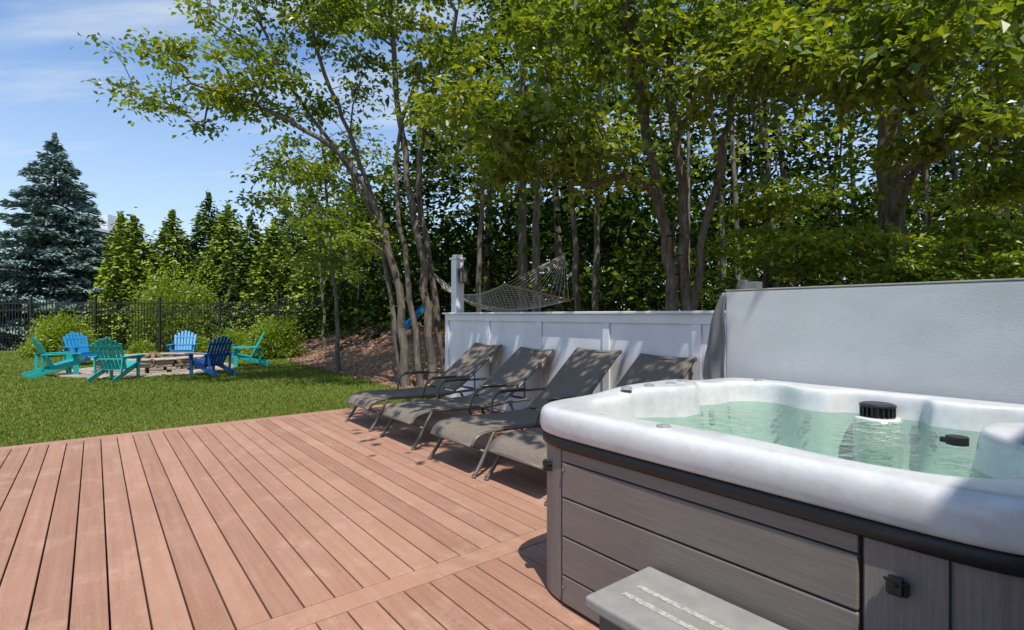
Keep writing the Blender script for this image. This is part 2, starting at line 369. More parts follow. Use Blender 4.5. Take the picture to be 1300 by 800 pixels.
b=B(); b.span(3.87,3.985,-.25,2.21,.5,1.585); b.obj('inner_half',m_cov,cov,bevel=.012,seg=3)
m_cg=simple('cover_grey_vinyl',(.20,.20,.205),(.14,.14,.145),rough=.5,scale=5)
m_tan=simple('cover_piping',(.42,.38,.32),rough=.6)
b=B(); b.span(3.868,3.988,-.25,2.21,1.586,1.597); b.obj('top_piping',m_tan,cov,bevel=.003)
b=B(); b.span(3.99,4.09,-.25,2.20,.5,1.575); b.obj('outer_half',m_cg,cov,bevel=.02,seg=3)
V=[];F=[]
for i in range(21):
    t=i/20; wdt=.03+.15*min(1,t*1.6)**.7*(1-.25*max(0,t-.8)*5)
    for j in range(13):
        s=j/12; V.append((3.862-.012*math.sin(s*9+t*4)*(.3+t)-.02*t, 2.205+wdt*s-.006*math.cos(t*12), 1.575-t*.78-.05*s*t))
for i in range(20):
    for j in range(12): F.append((i*13+j,i*13+j+1,(i+1)*13+j+1,(i+1)*13+j))
b=B(); b.add(V,F); o=b.obj('hanging_flap',m_cg,cov,smooth=True); mo=o.modifiers.new('s','SOLIDIFY'); mo.thickness=.008
b=B(); b.box((3.95,2.05,1.625),(.10,.14,.055)); b.box((3.95,2.10,1.662),(.05,.04,.02)); b.tube([(4.12,2.2,1.6),(4.12,2.2,.3),(3.9,2.2,.15)],.018,8)
b.obj('cover_lifter',m_cg,cov,bevel=.008)
m_step=simple('step_plastic',(.285,.28,.262),(.235,.232,.218),rough=.6,scale=12,b=.25,bs=150,bd=.002)
m_tread=simple('tread_strip',(.48,.47,.41),(.27,.265,.24),rough=.8,scale=60,b=.8,bs=90,bd=.004)
m_stepd=simple('step_body_plastic',(.10,.10,.098),rough=.7,scale=12)
stp=empty('spa_step',rz=TH)
b=B(); b.span(1.37,1.74,.38,1.32,.355,.40); b.obj('tread',m_step,stp,bevel=.012,seg=3)
b=B(); b.span(1.40,1.73,.42,1.28,.0,.354); b.span(1.15,1.395,.42,1.28,.0,.17); b.obj('body',m_stepd,stp,bevel=.01)
b=B(); b.span(1.11,1.395,.38,1.32,.171,.21); b.obj('lower_tread',m_step,stp,bevel=.01)
b=B(); b.span(1.48,1.505,.46,1.24,.4005,.4025); b.span(1.56,1.585,.46,1.24,.4005,.4025); b.obj('grip_strips',m_tread,stp)

# ---------------------------------------------------------------- loungers
m_fr=simple('lounger_frame_metal',(.17,.15,.128),(.13,.115,.10),rough=.4,metal=.3,b=.05)
m_sl,nt,p=newmat('sling_fabric')
wv=N(nt,'ShaderNodeTexWave'); wv.inputs['Scale'].default_value=60; tcx=N(nt,'ShaderNodeTexCoord'); nt.links.new(tcx.outputs['Object'],wv.inputs['Vector'])
f=noise(nt,4,detail=6); f3=noise(nt,180,detail=2)
c=ramp(nt,f3,[(.35,(.12,.098,.078)),(.65,(.27,.228,.185))]); c=mixc(nt,ramp(nt,f,[(.4,(0,0,0)),(.75,(.3,.3,.3))]),c,(.11,.09,.072))
nt.links.new(c,p.inputs['Base Color']); p.inputs['Roughness'].default_value=.8; p.inputs['Specular IOR Level'].default_value=.25; bump(nt,p,wv.outputs[1],.3,.002)
def lounger(bc,aoff,back=42):
    L=empty('lounge_chair',(*dk(2.58+aoff,bc),0),TH)
    W=.345; a=math.radians(back); piv=(1.22,.365); tip=(piv[0]+.95*math.cos(a),piv[1]+.95*math.sin(a))
    seat=[(.0,.26),(.05,.325),(.14,.355),(.35,.365),(.8,.345),(1.1,.345),(1.25,.36),(1.62,.36)]
    q=B()
    for s in(-1,1):
        q.tube(smoothpts([(x,s*W,z) for x,z in seat],4),.017,8)
        q.tube(smoothpts([(piv[0]-.02,s*(W-.02),piv[1]),(piv[0]+.3*math.cos(a),s*(W-.02),piv[1]+.3*math.sin(a)-.015),(tip[0],s*(W-.02),tip[1]),(tip[0]+.03,s*(W-.02),tip[1]-.0)],4),.016,8)
        q.tube(smoothpts([(.24,s*W,.36),(.16,s*(W+.015),.24),(.07,s*(W+.03),.10),(.0,s*(W+.035),.012)],5),.018,8)
        q.tube(smoothpts([(1.3,s*W,.36),(1.38,s*(W+.015),.2),(1.47,s*(W+.03),.012)],5),.018,8)
        q.tube(smoothpts([(.72,s*(W+.01),.35),(.74,s*(W+.03),.46),(.80,s*(W+.04),.55),(.92,s*(W+.04),.575),(1.15,s*(W+.04),.565),(1.38,s*(W+.02),.56),(1.45,s*(W-.02),.57)],5),.015,8)
        q.beam((.85,s*(W+.04),.59),(1.2,s*(W+.04),.582),.045,.014)
        q.cyl((.0,s*(W+.035),0),.022,.02,8)
    q.tube([(.0,-W,.26),(.0,W,.26)],.014,8); q.tube([(.13,-W-.02,.2),(.13,W+.02,.2)],.012,8); q.tube([(1.40,-W,.17),(1.40,W,.17)],.012,8)
    q.tube([(tip[0]+.02,-W+.02,tip[1]),(tip[0]+.02,W-.02,tip[1])],.014,8); q.tube([(1.6,-W,.36),(1.6,W,.36)],.014,8)
    for s in(-1,1): q.tube([(1.58,s*(W-.06),.36),(piv[0]+.45*math.cos(a),s*(W-.06),piv[1]+.45*math.sin(a)-.02)],.01,6)
    q.obj('frame',m_fr,L,smooth=True)
    def sling(pr,w,name,sag):
        P=smoothpts([(x,0,z) for x,z in pr],6); n=len(P); V=[];F=[]
        for i,p in enumerate(P):
            e=math.sin(math.pi*i/(n-1))
            for j in range(9):
                y=-w+2*w*j/8; V.append((p.x+ (sag*.6*e*(1-(y/w)**2) if name=='back_sling' else 0),y,p.z-sag*e*(1-(y/w)**2)+.014))
        for i in range(n-1):
            for j in range(8): F.append((i*9+j,i*9+j+1,(i+1)*9+j+1,(i+1)*9+j))
        b=B(); b.add(V,F); o=b.obj(name,m_sl,L,smooth=True); m=o.modifiers.new('s','SOLIDIFY'); m.thickness=.006
    sling([(-.015,.245)]+seat[:-2]+[(1.2,.352)],W-.003,'seat_sling',.025)
    sling([(piv[0],piv[1]),(piv[0]+.4*math.cos(a),piv[1]+.4*math.sin(a)-.01),tip,(tip[0]+.03,tip[1]-.02)],W-.022,'back_sling',.03)
for bc,ao,bk in((6.42,.02,37),(5.33,.02,36),(4.15,-.02,40),(3.27,.03,38)): lounger(bc,ao,bk)

# ---------------------------------------------------------------- adirondack chairs + fire pit
def plastic(name,c): return simple(name,c,tuple(x*.85 for x in c),rough=.4,scale=10,b=.05)
m_teal=plastic('teal_plastic',(.02,.42,.40)); m_blue=plastic('blue_plastic',(.01,.24,.52)); m_navy=plastic('deep_blue_plastic',(.01,.10,.34))
FP=(-9.9,14.6)
def adirondack(x,y,face,mat,jit=0):
    ang=math.atan2(face[1]-y,face[0]-x)-math.pi/2+jit
    A=empty('adirondack_chair',(x,y,GZ+.02),ang)
    q=B()
    for i in range(7):
        xx=(i-3)*.078; top=.98-.018*abs(i-3)**1.8
        q.beam((xx,-.12,.22),(xx*1.22,-.12-.36*(top-.22)/.75,top),.066,.018,(1,0,0))
    for i in range(6):
        t=i/5; q.box((0,.33-t*.46,.375-t*.13),(.52,.082,.02),(.26,0,0))
    q.obj('slats',mat,A,bevel=.004)
    q=B()
    for s in(-1,1):
        q.beam((s*.265,.34,.33),(s*.265,-.62,.03),.025,.11,(1,0,0)); q.box((s*.295,.28,.265),(.028,.11,.53))
        q.box((s*.345,-.01,.545),(.14,.74,.022)); q.beam((s*.30,-.34,.54),(s*.27,-.36,.16),.028,.06,(1,0,0)); q.box((s*.325,.29,.46),(.03,.06,.14))
    q.box((0,-.255,.50),(.66,.03,.06)); q.box((0,-.38,.78),(.5,.022,.05),(.4,0,0)); q.box((0,.355,.30),(.55,.02,.10))
    q.obj('frame',mat,A,bevel=.004)
adirondack(-11.25,13.1,FP,m_teal,.1); adirondack(-13.0,16.0,FP,m_blue); adirondack(-9.25,12.4,FP,m_teal,-.15)
adirondack(-10.7,17.2,FP,m_blue,.1); adirondack(-7.6,13.3,FP,m_navy,.1); adirondack(-7.9,15.7,FP,m_teal,0)
m_stone,nt,p=newmat('fieldstone'); at=N(nt,'ShaderNodeAttribute',attribute_name='rnd')
c=ramp(nt,at.outputs['Fac'],[(0,(.24,.19,.14)),(.5,(.40,.33,.25)),(1,(.52,.45,.36))]); c=mixc(nt,ramp(nt,noise(nt,14,detail=6),[(.4,(0,0,0)),(.7,(.5,.5,.5))]),c,(.25,.21,.17))
nt.links.new(c,p.inputs['Base Color']); p.inputs['Roughness'].default_value=.9; bump(nt,p,noise(nt,30),.6,.02)
pit=empty('fire_pit',(*FP,GZ))
q=B(); r=random.Random(3)
for k in range(4):
    n=18+r.randint(-2,2); off=r.random(); z0=.0+k*.085
    for i in range(n):
        t=2*math.pi*(i+off)/n; q.box(((1.15+r.uniform(-.03,.03))*math.cos(t),(1.15+r.uniform(-.03,.03))*math.sin(t),z0+.045),(.30,6.9/n+r.uniform(-.05,.0),.078),(r.uniform(-.03,.03),0,t),r.random())
for i in range(14):
    t=2*math.pi*(i+.3)/14; q.box((1.15*math.cos(t),1.15*math.sin(t),.37),(.40,.49,.045),(0,0,t),.5+.5*r.random())
q.obj('stone_ring',m_stone,pit,bevel=.015)
q=B()
for i in range(60):
    t=2*math.pi*((i%22)+.5*(i//22))/22+r.uniform(-.03,.03); rr=1.5+.38*(i//22); 
    if rr<2.0: q.box((rr*math.cos(t),rr*math.sin(t),.025),(.35,.42*rr/1.5*.95,.03),(0,0,t),r.random())
q.obj('paver_ring',m_stone,pit,bevel=.01)
q=B(); q.cyl((0,0,.12),1.0,.02,24); q.obj('ash_bed',simple('ash',(.05,.045,.04),rough=1),pit)
q=B()
for i in range(6):
    t=i*math.pi/3; q.tube([(.42*math.cos(t),.42*math.sin(t),.18),(.05*math.cos(t),.05*math.sin(t),.47)],.055,8)
q.obj('logs',simple('charred_log',(.30,.19,.11),(.09,.06,.04),rough=.9),pit)

# ---------------------------------------------------------------- black metal fence
fen=empty('black_metal_fence')
pts=[(-34,20.5),(-14,21.0),(-7.5,22.2),(24,23.5)]
q=B()
for (x0,y0),(x1,y1) in zip(pts[:-1],pts[1:]):
    Lg=math.hypot(x1-x0,y1-y0); ux,uy=(x1-x0)/Lg,(y1-y0)/Lg; rz=math.atan2(uy,ux)
    npan=max(1,round(Lg/2.4)); pl=Lg/npan
    for i in range(npan):
        xa,ya=x0+ux*pl*i,y0+uy*pl*i; g=float(gheight(np.array(xa+ux),np.array(ya+uy)))
        q.box((xa,ya,g+1.08),(.08,.08,2.2)); q.box((xa,ya,g+2.2),(.10,.10,.03))
        for z in(.15,1.70,1.98): q.box((xa+ux*pl/2,ya+uy*pl/2,g+z),(pl,.035,.045),(0,0,rz))
        m=int(pl/.115)
        for k in range(1,m): q.box((xa+ux*pl*k/m,ya+uy*pl*k/m,g+1.08),(.022,.022,2.0),(0,0,rz))
q.obj('rails_and_pickets',m_black,fen)

# ---------------------------------------------------------------- trees
m_bark,nt,p=newmat('bark')
g=noise(nt,14,(1,1,.22),6,.7); g2=noise(nt,1.7,detail=3)
c=ramp(nt,g,[(.32,(.06,.048,.038)),(.55,(.18,.15,.12)),(.75,(.33,.29,.24))]); c=mixc(nt,ramp(nt,g2,[(.4,(0,0,0)),(.7,(.4,.4,.4))]),c,(.20,.19,.15))
nt.links.new(c,p.inputs['Base Color']); p.inputs['Roughness'].default_value=.95; p.inputs['Specular IOR Level'].default_value=.1; bump(nt,p,g,1.0,.03)
m_leaf=leafmat('maple_leaf',[(0,(.035,.07,.010)),(.4,(.11,.18,.018)),(.72,(.21,.28,.026)),(1,(.36,.39,.05))],.45,(2.0,1.7,.45),.05)
m_leaf2=leafmat('beech_leaf',[(0,(.07,.13,.014)),(.5,(.20,.29,.025)),(1,(.36,.42,.05))],.45,(1.8,1.6,.45),.04)
m_wood=leafmat('woodland_leaf',[(0,(.008,.018,.004)),(.35,(.03,.058,.010)),(.65,(.09,.15,.02)),(.85,(.18,.25,.03)),(1,(.32,.38,.05))],.22,(1.9,1.8,.5))
m_spruce=leafmat('spruce_needle',[(0,(.08,.125,.105)),(.5,(.18,.255,.23)),(1,(.34,.42,.385))],0)
m_arb=leafmat('arborvitae_leaf',[(0,(.07,.115,.015)),(.5,(.21,.28,.033)),(1,(.38,.41,.06))],.0)
m_hem=leafmat('dark_conifer_leaf',[(0,(.04,.075,.017)),(.5,(.11,.17,.035)),(1,(.22,.28,.055))],.0)

def grow_tree(name,trunks,ells,leafL=.12,nleaf=120,crad=.42,seed=1,mat=None,r0=.0075,flat=.42):
    R=np.random.default_rng(seed); T=empty(name)
    pos=[];par=[];fr=[]
    for pl,rb,rt in trunks:
        P=smoothpts(pl,5); n=len(P); prev=-1
        for i,p in enumerate(P):
            t=i/(n-1); j=R.normal(size=3)*.025*(0 if i==0 else 1)
            pos.append(np.array(p)+j); par.append(prev); fr.append((rb+(rt-rb)*t**.8)*(1.25 if i==0 else 1)); prev=len(pos)-1
    nt_=len(pos)
    tg=[]
    for c,rad,n in ells:
        v=R.normal(size=(n,3)); v=unit(v)*R.random((n,1))**.4; tg.append(np.array(c)+v*np.array(rad))
    tg=np.concatenate(tg)
    base=np.array(pos); dd=np.min(np.linalg.norm(tg[:,None]-base[None],axis=2),axis=1); tg=tg[np.argsort(dd)]
    tips=[]; PA=np.zeros((6000,3)); PA[:nt_]=base; cnt=nt_
    for t in tg:
        A=PA[:cnt]; dv=t-A; d=np.linalg.norm(dv,axis=1); hd=np.hypot(dv[:,0],dv[:,1])
        cost=d+1.2*np.clip(A[:,2]-t[2]+.35*hd,0,9)+np.where(np.arange(cnt)<nt_,0,.12)
        i=int(np.argmin(cost)); m=max(1,int(d[i]/.38)); prev=i; s=A[i].copy()
        for k in range(1,m+1):
            u=k/m; p=s+(t-s)*u; p[2]+= .12*d[i]*math.sin(math.pi*u)
            if k<m: p+=R.normal(size=3)*.035*min(1,d[i])
            if cnt>=6000: break
            PA[cnt]=p; par.append(prev); fr.append(0); prev=cnt; cnt+=1
        tips.append(prev)
    pos=PA[:cnt]; w_=np.zeros(cnt)
    for t in tips: w_[t]+=1
    for i in range(cnt-1,-1,-1):
        if par[i]>=0: w_[par[i]]+=w_[i]
    rad=np.maximum(r0*np.maximum(w_,.5)**.52,np.array(fr)); 
    par=np.array(par); ii=np.where(par>=0)[0]; A=pos[par[ii]];Bp=pos[ii]; rb_=rad[ii]; ra=np.minimum(rad[par[ii]],rb_*1.35)
    d=unit(Bp-A); ref=np.where(np.abs(d[:,:1])>.9,[[0,1,0]],[[1,0,0]]); X=unit(ref-d*np.sum(ref*d,1,keepdims=True)); Y=np.cross(d,X)
    K=8; an=np.linspace(0,2*np.pi,K,endpoint=False); cs=np.cos(an)[None,:,None]; sn=np.sin(an)[None,:,None]
    off=X[:,None]*cs+Y[:,None]*sn
    Va=A[:,None]-d[:,None]*ra[:,None,None]*.15+off*ra[:,None,None]; Vb=Bp[:,None]+off*rb_[:,None,None]
    V=np.concatenate([Va,Vb],1).reshape(-1,3); n=len(ii); base=np.arange(n)[:,None]*2*K; j=np.arange(K)
    F=np.stack([base+j,base+(j+1)%K,base+K+(j+1)%K,base+K+j],-1).reshape(-1,4)
    np_mesh('trunk_and_branches',V,F,m_bark,T,smooth=True)
    tp=pos[np.array(tips)]; m=len(tp); cn=R.random(m)
    num=(nleaf*R.uniform(.45,1.55,m)).astype(int); idx=np.repeat(np.arange(m),num); M=len(idx)
    cs_=R.uniform(.55,1.3,m)[idx,None]*crad
    C=tp[idx]+R.normal(size=(M,3))*cs_*[.62,.62,.62*flat]
    C[:,2]-=.25*np.linalg.norm((C-tp[idx])[:,:2],axis=1)**2
    out=C-tp[idx]; D=out*1.0+R.normal(size=(M,3))*.35*[1,1,.5]; D[:,2]-=.15
    Nn=R.normal(size=(M,3))*.45+[0,0,1]
    L=leafL*R.uniform(.6,1.25,M)
    rr=np.clip(.42*cn[idx]+.62*R.beta(2,2,M),0,1)
    leaf_mesh('crown',C,D,Nn,L,L*R.uniform(.5,.75,M),rr,mat or m_leaf,T,cup=.12)
    return T
g=lambda x,y:float(gheight(np.array(x),np.array(y)))
grow_tree('maple_tree',[([(-2.2,11,g(-2.2,11)-.1),(-2.35,11,1.9),(-2.65,11,3.1),(-3.2,10.9,4.3),(-4.1,10.7,5.1),(-5.2,10.6,5.6),(-6.4,10.5,6.0)],.10,.03),
  ([(-2.65,11,3.1),(-3.3,11.1,4.9),(-3.9,11,6.4),(-4.3,10.9,8.0)],.055,.03),
  ([(-2.3,11.2,g(-2.3,11.2)-.1),(-2.75,11.2,2.8),(-3.4,11.1,4.4),(-4.6,10.8,6.2),(-5.2,10.7,7.6)],.065,.025)],
 [((-5.9,10.5,6.0),(2.0,1.5,.9),38),((-4.6,10.8,7.9),(2.2,1.5,1.3),52),((-3.3,11,6.2),(1.8,1.2,1.3),10),((-4.6,10.8,4.1),(1.3,1,.6),10),((-3.4,10.5,3.0),(.7,.6,.5),6)],
 leafL=.13,nleaf=84,crad=.40,seed=11,r0=.0068)
grow_tree('maple_tree',[([(-1.65,11,g(-1.65,11)-.1),(-1.85,11,2.4),(-2.1,11,3.8),(-2.35,11,5.5),(-2.6,11,8.0)],.10,.05),
  ([(-1.4,11.3,g(-1.4,11.3)-.1),(-1.75,11.2,2.6),(-2.0,11.2,4.1),(-1.7,11,5.8),(-1.1,10.8,7.6)],.085,.04),
  ([(-1.85,10.8,g(-1.85,10.8)-.1),(-2.2,10.8,2.8),(-2.4,10.9,4.6),(-1.9,10.9,6.6)],.07,.03)],
 [((-2.4,10.6,8.3),(2.4,1.8,1.3),56),((-1.0,10.5,5.8),(1.4,1.2,1.5),22),((-1.9,10.6,6.8),(1.5,1.3,.9),14),((-.3,9.6,4.3),(.9,.8,.7),10)],
 leafL=.13,nleaf=84,crad=.40,seed=12,r0=.0068)
grow_tree('maple_tree',[([(2.75,9,.4),(2.72,9,1.8),(2.55,9,3.0),(2.25,9,4.7),(1.8,8.9,6.6)],.13,.06),
  ([(2.95,9.05,.4),(2.95,9,2.0),(2.85,9,4.0),(2.65,8.9,5.6),(2.6,8.7,7.2)],.12,.05),
  ([(3.05,9.0,.4),(3.15,8.95,2.2),(3.4,8.9,3.6),(3.8,8.8,5.3),(4.4,8.6,6.8)],.09,.04)],
 [((.1,7.9,4.2),(1.3,1,.8),30),((1.8,8,5.9),(2.3,1.5,1.2),58),((1.1,8,3.7),(.9,.7,.4),9),((3.4,7.4,4.7),(1.5,1.1,.6),26),((1.3,2.7,6.1),(1.2,1.1,.5),26),((-.2,4.3,6.1),(1.2,1.1,.5),26),((.6,5.8,6.2),(1.5,1.2,.6),18)],
 leafL=.15,nleaf=80,crad=.42,seed=13,r0=.0068)
grow_tree('oak_tree',[([(6.85,9.5,.4),(6.85,9.5,2.5),(6.78,9.5,4.6),(6.7,9.4,6.6),(6.5,9.2,8.5)],.26,.14)],
 [((5.2,6.9,5.1),(1.9,1.1,.8),42),((7.6,8,5.6),(2.2,1.4,1.1),48),((4.4,8.5,6.7),(1.9,1.4,.9),34),((5.9,7.0,3.9),(1,.8,.35),11),((9,8.5,4.4),(1.3,1.2,.8),16)],
 leafL=.165,nleaf=78,crad=.44,seed=14)
for i,(tr,el) in enumerate([
  ([([(5.2,10.8,.6),(5.1,10.6,1.8),(4.9,10.3,3.2),(5.0,10,4.4)],.05,.02)],[((5.0,9.3,2.6),(1.5,1,.5),34),((5.0,10.0,3.6),(1.4,1,.4),18)]),
  ([([(8.3,10.5,.6),(8.2,10.4,2.0),(8.0,10.2,3.6)],.06,.02)],[((8.2,9.2,2.6),(1.8,1,.7),44),((8.6,9.8,3.7),(1.5,1,.4),20),((6.8,8.8,2.0),(1.0,.6,.3),14)])]):
    grow_tree('beech_tree',tr,el,leafL=.125,nleaf=105,crad=.48,seed=20+i,mat=m_leaf2,flat=.16)
for i,(x,y,lean,h,r) in enumerate([(-4.6,14,-.35,7.5,.07),(.6,13,.1,11,.13),(1.3,10.6,-.3,9,.07),(1.75,11.2,.15,10,.08),(-.9,14,.3,10,.09),(-6.4,18,-.2,6.5,.06)]):
    z=g(x,y)
    grow_tree('maple_tree',[([(x,y,z-.1),(x+lean*.2,y,z+h*.25),(x+lean*.7,y,z+h*.55),(x+lean*1.6,y,z+h)],r,.03)],
      [((x+lean,y,z+h*.75),(1.8,1.7,1.4),20),((x,y,z+h*.42),(1.3,1.2,.8),7)],leafL=.16,nleaf=65,crad=.5,seed=30+i,mat=m_wood if i in(1,4) else m_leaf)

def hprof(x): return np.interp(x,[-14,-9,-5,-2,1,4,40],[4.4,5.0,6.0,7.5,11,14,15])
n=1450; cx=RNG.uniform(-13,32,n); cy=RNG.uniform(14.5,24,n)
ok=mdist(cx,cy)>1.5; cx=cx[ok];cy=cy[ok];n=len(cx); gz=gheight(cx,cy)
czz=gz+RNG.random(n)**1.05*hprof(cx)*(.7+.35*RNG.random(n)); czz=np.maximum(czz,gz+.5)
num=RNG.integers(20,95,n); idx=np.repeat(np.arange(n),num); M=len(idx); cn=RNG.random(n)
C=np.stack([cx,cy,czz],1)[idx]+RNG.normal(size=(M,3))*[.62,.62,.28]
D=RNG.normal(size=(M,3))*[1,1,.5]; Nn=RNG.normal(size=(M,3))*.45+[0,-.2,1]
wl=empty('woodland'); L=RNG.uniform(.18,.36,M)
shade=np.clip(.52+.065*(C[:,2]),.5,1.0)*np.where(cn[idx]>.93,1.5,1.0)  # forest-interior shade put into the leaf colour: darker low down, brighter up high
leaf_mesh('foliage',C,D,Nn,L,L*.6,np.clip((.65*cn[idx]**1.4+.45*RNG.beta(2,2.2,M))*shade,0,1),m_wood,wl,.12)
q=B(); r=random.Random(9)
for i in range(75):
    x=r.uniform(-9,30); y=r.uniform(13,24)
    if mdist(np.array(x),np.array(y))<2: continue
    l=r.uniform(-.8,.8); hh=min(14,float(hprof(np.array(x)))); rr=r.uniform(.05,.16); z=g(x,y)
    q.tube(smoothpts([(x,y,z-.1),(x+l*.3,y,z+hh*.3),(x+l,y+.2,z+hh*.65),(x+l*1.2,y,z+hh*.95)],4),[rr*(1-.75*k/12) for k in range(13)],7)
q.obj('trunks',m_bark,wl,smooth=True)
n=2300; cx=RNG.uniform(-85,75,n); cy=RNG.uniform(34,46,n); hh=np.interp(cx,[-90,-24,-16,0,10,90],[4.5,4.5,6.0,8,10.0,10.0])+1.0*np.sin(cx*.35)+.7*np.sin(cx*1.1)
cz=RNG.random(n)*hh*(.8+.3*RNG.random(n)); idx=np.repeat(np.arange(n),26); M=len(idx); cn=RNG.random(n)
C=np.stack([cx,cy,cz],1)[idx]+RNG.normal(size=(M,3))*[1.1,1.1,.6]; L=RNG.uniform(.55,.95,M)
leaf_mesh('distant_treeline',C,RNG.normal(size=(M,3)),RNG.normal(size=(M,3))*.5+[0,-.2,1],L,L*.6,np.clip(.45*cn[idx]+.45*RNG.beta(2,2,M),0,1),m_wood)

def conifer(name,x,y,H,R_,mat,n=26000,levels=26,seed=1,droop=.35,L0=.16,pw=.85,z0=.1,wr=.16,zj=.045):
    R=np.random.default_rng(seed); T=empty(name,(x,y,GZ))
    nb=levels*14; lev=R.random(nb)**1.25; bt=np.round(lev*levels)/levels+R.normal(size=nb)*.010; bt=np.clip(bt,.0,.99)
    ba=R.random(nb)*2*np.pi; bl=R_*(1-bt)**pw*R.uniform(.70,1.08,nb)+.05
    wts=bl**1.4; wts/=wts.sum(); bi=R.choice(nb,n,p=wts)
    u=R.random(n)**.5; r=bl[bi]*u; spread=bl[bi]*.30*(1-u*.7)
    ang=ba[bi]; side=R.normal(size=n)*spread*.7
    z=z0+bt[bi]*(H-z0)-droop*r+.16*r*u + R.normal(size=n)*zj
    X=np.cos(ang)*r-np.sin(ang)*side; Y=np.sin(ang)*r+np.cos(ang)*side
    C=np.stack([X,Y,np.maximum(z-np.abs(side)*.25,.05)],1)
    sgn=np.sign(side); D=np.stack([np.cos(ang)-sgn*np.sin(ang)*.8,np.sin(ang)+sgn*np.cos(ang)*.8,R.normal(size=n)*.25-.1],1)+R.normal(size=(n,3))*.25
    topn=200; C[:topn]=np.stack([R.normal(size=topn)*.04,R.normal(size=topn)*.04,R.uniform(H*.93,H*1.03,topn)],1); D[:topn]=R.normal(size=(topn,3))*.5+[0,0,.9]
    L=L0*R.uniform(.6,1.4,n); cn=R.random(nb)
    leaf_mesh('needles',C,D,R.normal(size=(n,3))*.5+[0,-.15,1],L,L*wr*2,np.clip(R.beta(2,2,n)*.5+.25*u*R.random(n)+.3*cn[bi],0,1),mat,T,.03)
    b=B(); b.tube([(0,0,-.1),(0,0,H*.5),(0,0,H*.97)],[R_*.06,R_*.035,.015],8); b.obj('trunk',m_bark,T,smooth=True)
conifer('blue_spruce_tree',-22.9,26.5,10.3,4.3,m_spruce,n=85000,levels=28,seed=2,L0=.28,pw=.70,zj=.07,wr=.2,z0=.6)
conifer('blue_spruce_tree',-29.3,27.5,9.0,3.2,m_spruce,n=30000,levels=26,seed=3,L0=.27,pw=.8,wr=.2)
for i,(x,y,H,R_,mt) in enumerate([(-17.9,25,6.0,2.0,m_arb),(-16.4,25.5,6.3,1.8,m_arb),(-19.6,26.5,6.4,1.6,m_arb),(-15.2,26.5,7.4,2.1,m_hem),(-13.7,25.5,6.6,2.0,m_arb),(-12.4,25,6.0,2.0,m_hem),(-11.0,24.5,5.6,1.9,m_arb),(-9.9,26,7.6,2.4,m_hem),(-8.9,24.5,5.2,1.8,m_arb),(-12.0,28,7.4,2.2,m_hem),(-7.8,26,8.0,2.4,m_hem)]):
    conifer('evergreen_tree',x,y,H,R_,mt,n=16000,levels=20,seed=50+i,L0=.22,pw=.66,droop=-.12,wr=.3,zj=.22)

def shrub(name,x,y,rx,h,mat,n=9000,L0=.09,seed=1):
    R=np.random.default_rng(seed); T=empty(name,(x,y,g(x,y)))
    m=60; cc=unit(R.normal(size=(m,3)))*R.uniform(.45,.85,(m,1)); cc[:,2]=np.abs(cc[:,2])
    idx=R.integers(0,m,n); C=(cc[idx]+R.normal(size=(n,3))*.16)*[rx,rx,h]; C[:,2]=np.abs(C[:,2])+.03
    D=C/[rx,rx,h]+R.normal(size=(n,3))*.6
    L=L0*R.uniform(.6,1.4,n)
    leaf_mesh('foliage',C,D,R.normal(size=(n,3))*.6+[0,0,1],L,L*.55,np.clip(.4*R.random(m)[idx]+.6*R.beta(2,2,n),0,1),mat,T)
    b=B()
    for k in range(9):
        v=cc[k]; b.tube([(0,0,-.05),(v[0]*rx*.5,v[1]*rx*.5,v[2]*h*.5+.1),(v[0]*rx,v[1]*rx,v[2]*h)],[.02,.014,.006],5)
    b.obj('stems',m_bark,T)
shrub('shrub',-16.9,19.7,1.2,1.5,m_leaf2,12000,.10,seed=1); shrub('shrub',-8.4,18.6,1.0,1.45,m_leaf2,11000,.10,seed=2); shrub('shrub',-10.7,20.3,.8,1.0,m_leaf2,6000,seed=3); shrub('shrub',-13.6,19.4,.45,.55,m_leaf2,2500,seed=4)
shrub('shrub',-14.6,23.2,2.0,3.7,m_leaf2,16000,.14,5); shrub('shrub',-12.1,20.2,.6,.7,m_leaf2,4000,seed=6); shrub('shrub',-20.5,19.8,.8,.8,m_wood,4000,seed=7)
for i in range(9):
    x=4.4+i*.75; shrub('shrub',x,8.0+(i%3)*.25,.6,.75+.15*(i%2),m_leaf2,2600,.12,60+i)

# ---------------------------------------------------------------- neighbouring house (mostly hidden by trees)
m_sid=simple('brown_siding',(.22,.155,.115),(.17,.12,.09),rough=.8,scale=3,stretch=(.2,.2,12))
m_roof=simple('roof_shingle',(.12,.11,.10),rough=.9,scale=20)
hs=empty('neighbour_house',(-37.9,46,GZ),.0)
b=B(); b.box((0,0,4.4),(4.0,6,8.8)); b.obj('walls',m_sid,hs)
b=B(); b.span(-2.2,2.2,-3.2,3.2,8.8,9.0); b.add([(-2.2,-3.2,9.0),(.6,-3.2,9.0),(.6,3.2,9.0),(-2.2,3.2,9.0),(-1.4,0,9.9),(-.3,0,9.9)],[(0,1,5,4),(2,3,4,5),(0,4,3),(1,2,5)]); b.obj('roof',m_roof,hs)
b=B()
for x in(-1.1,1.1):
    for z in(2.2,5.0,7.6):
        for sx in(-.55,.55): b.box((x+sx,-3.03,z),(.1,.08,1.6))
        for sz in(-.75,.75): b.box((x,-3.03,z+sz),(1.0,.08,.1))
b.box((0,-3.22,8.9),(4.5,.05,.25)); b.box((2.22,0,8.9),(.05,6.4,.25)); b.box((1.5,1.6,9.7),(1.2,1.6,1.5))
b.obj('white_trim_and_dormer',m_white,hs)
m_win,nt,p=newmat('window_glass'); p.inputs['Base Color'].default_value=(.03,.04,.05,1); p.inputs['Roughness'].default_value=.08
b=B()
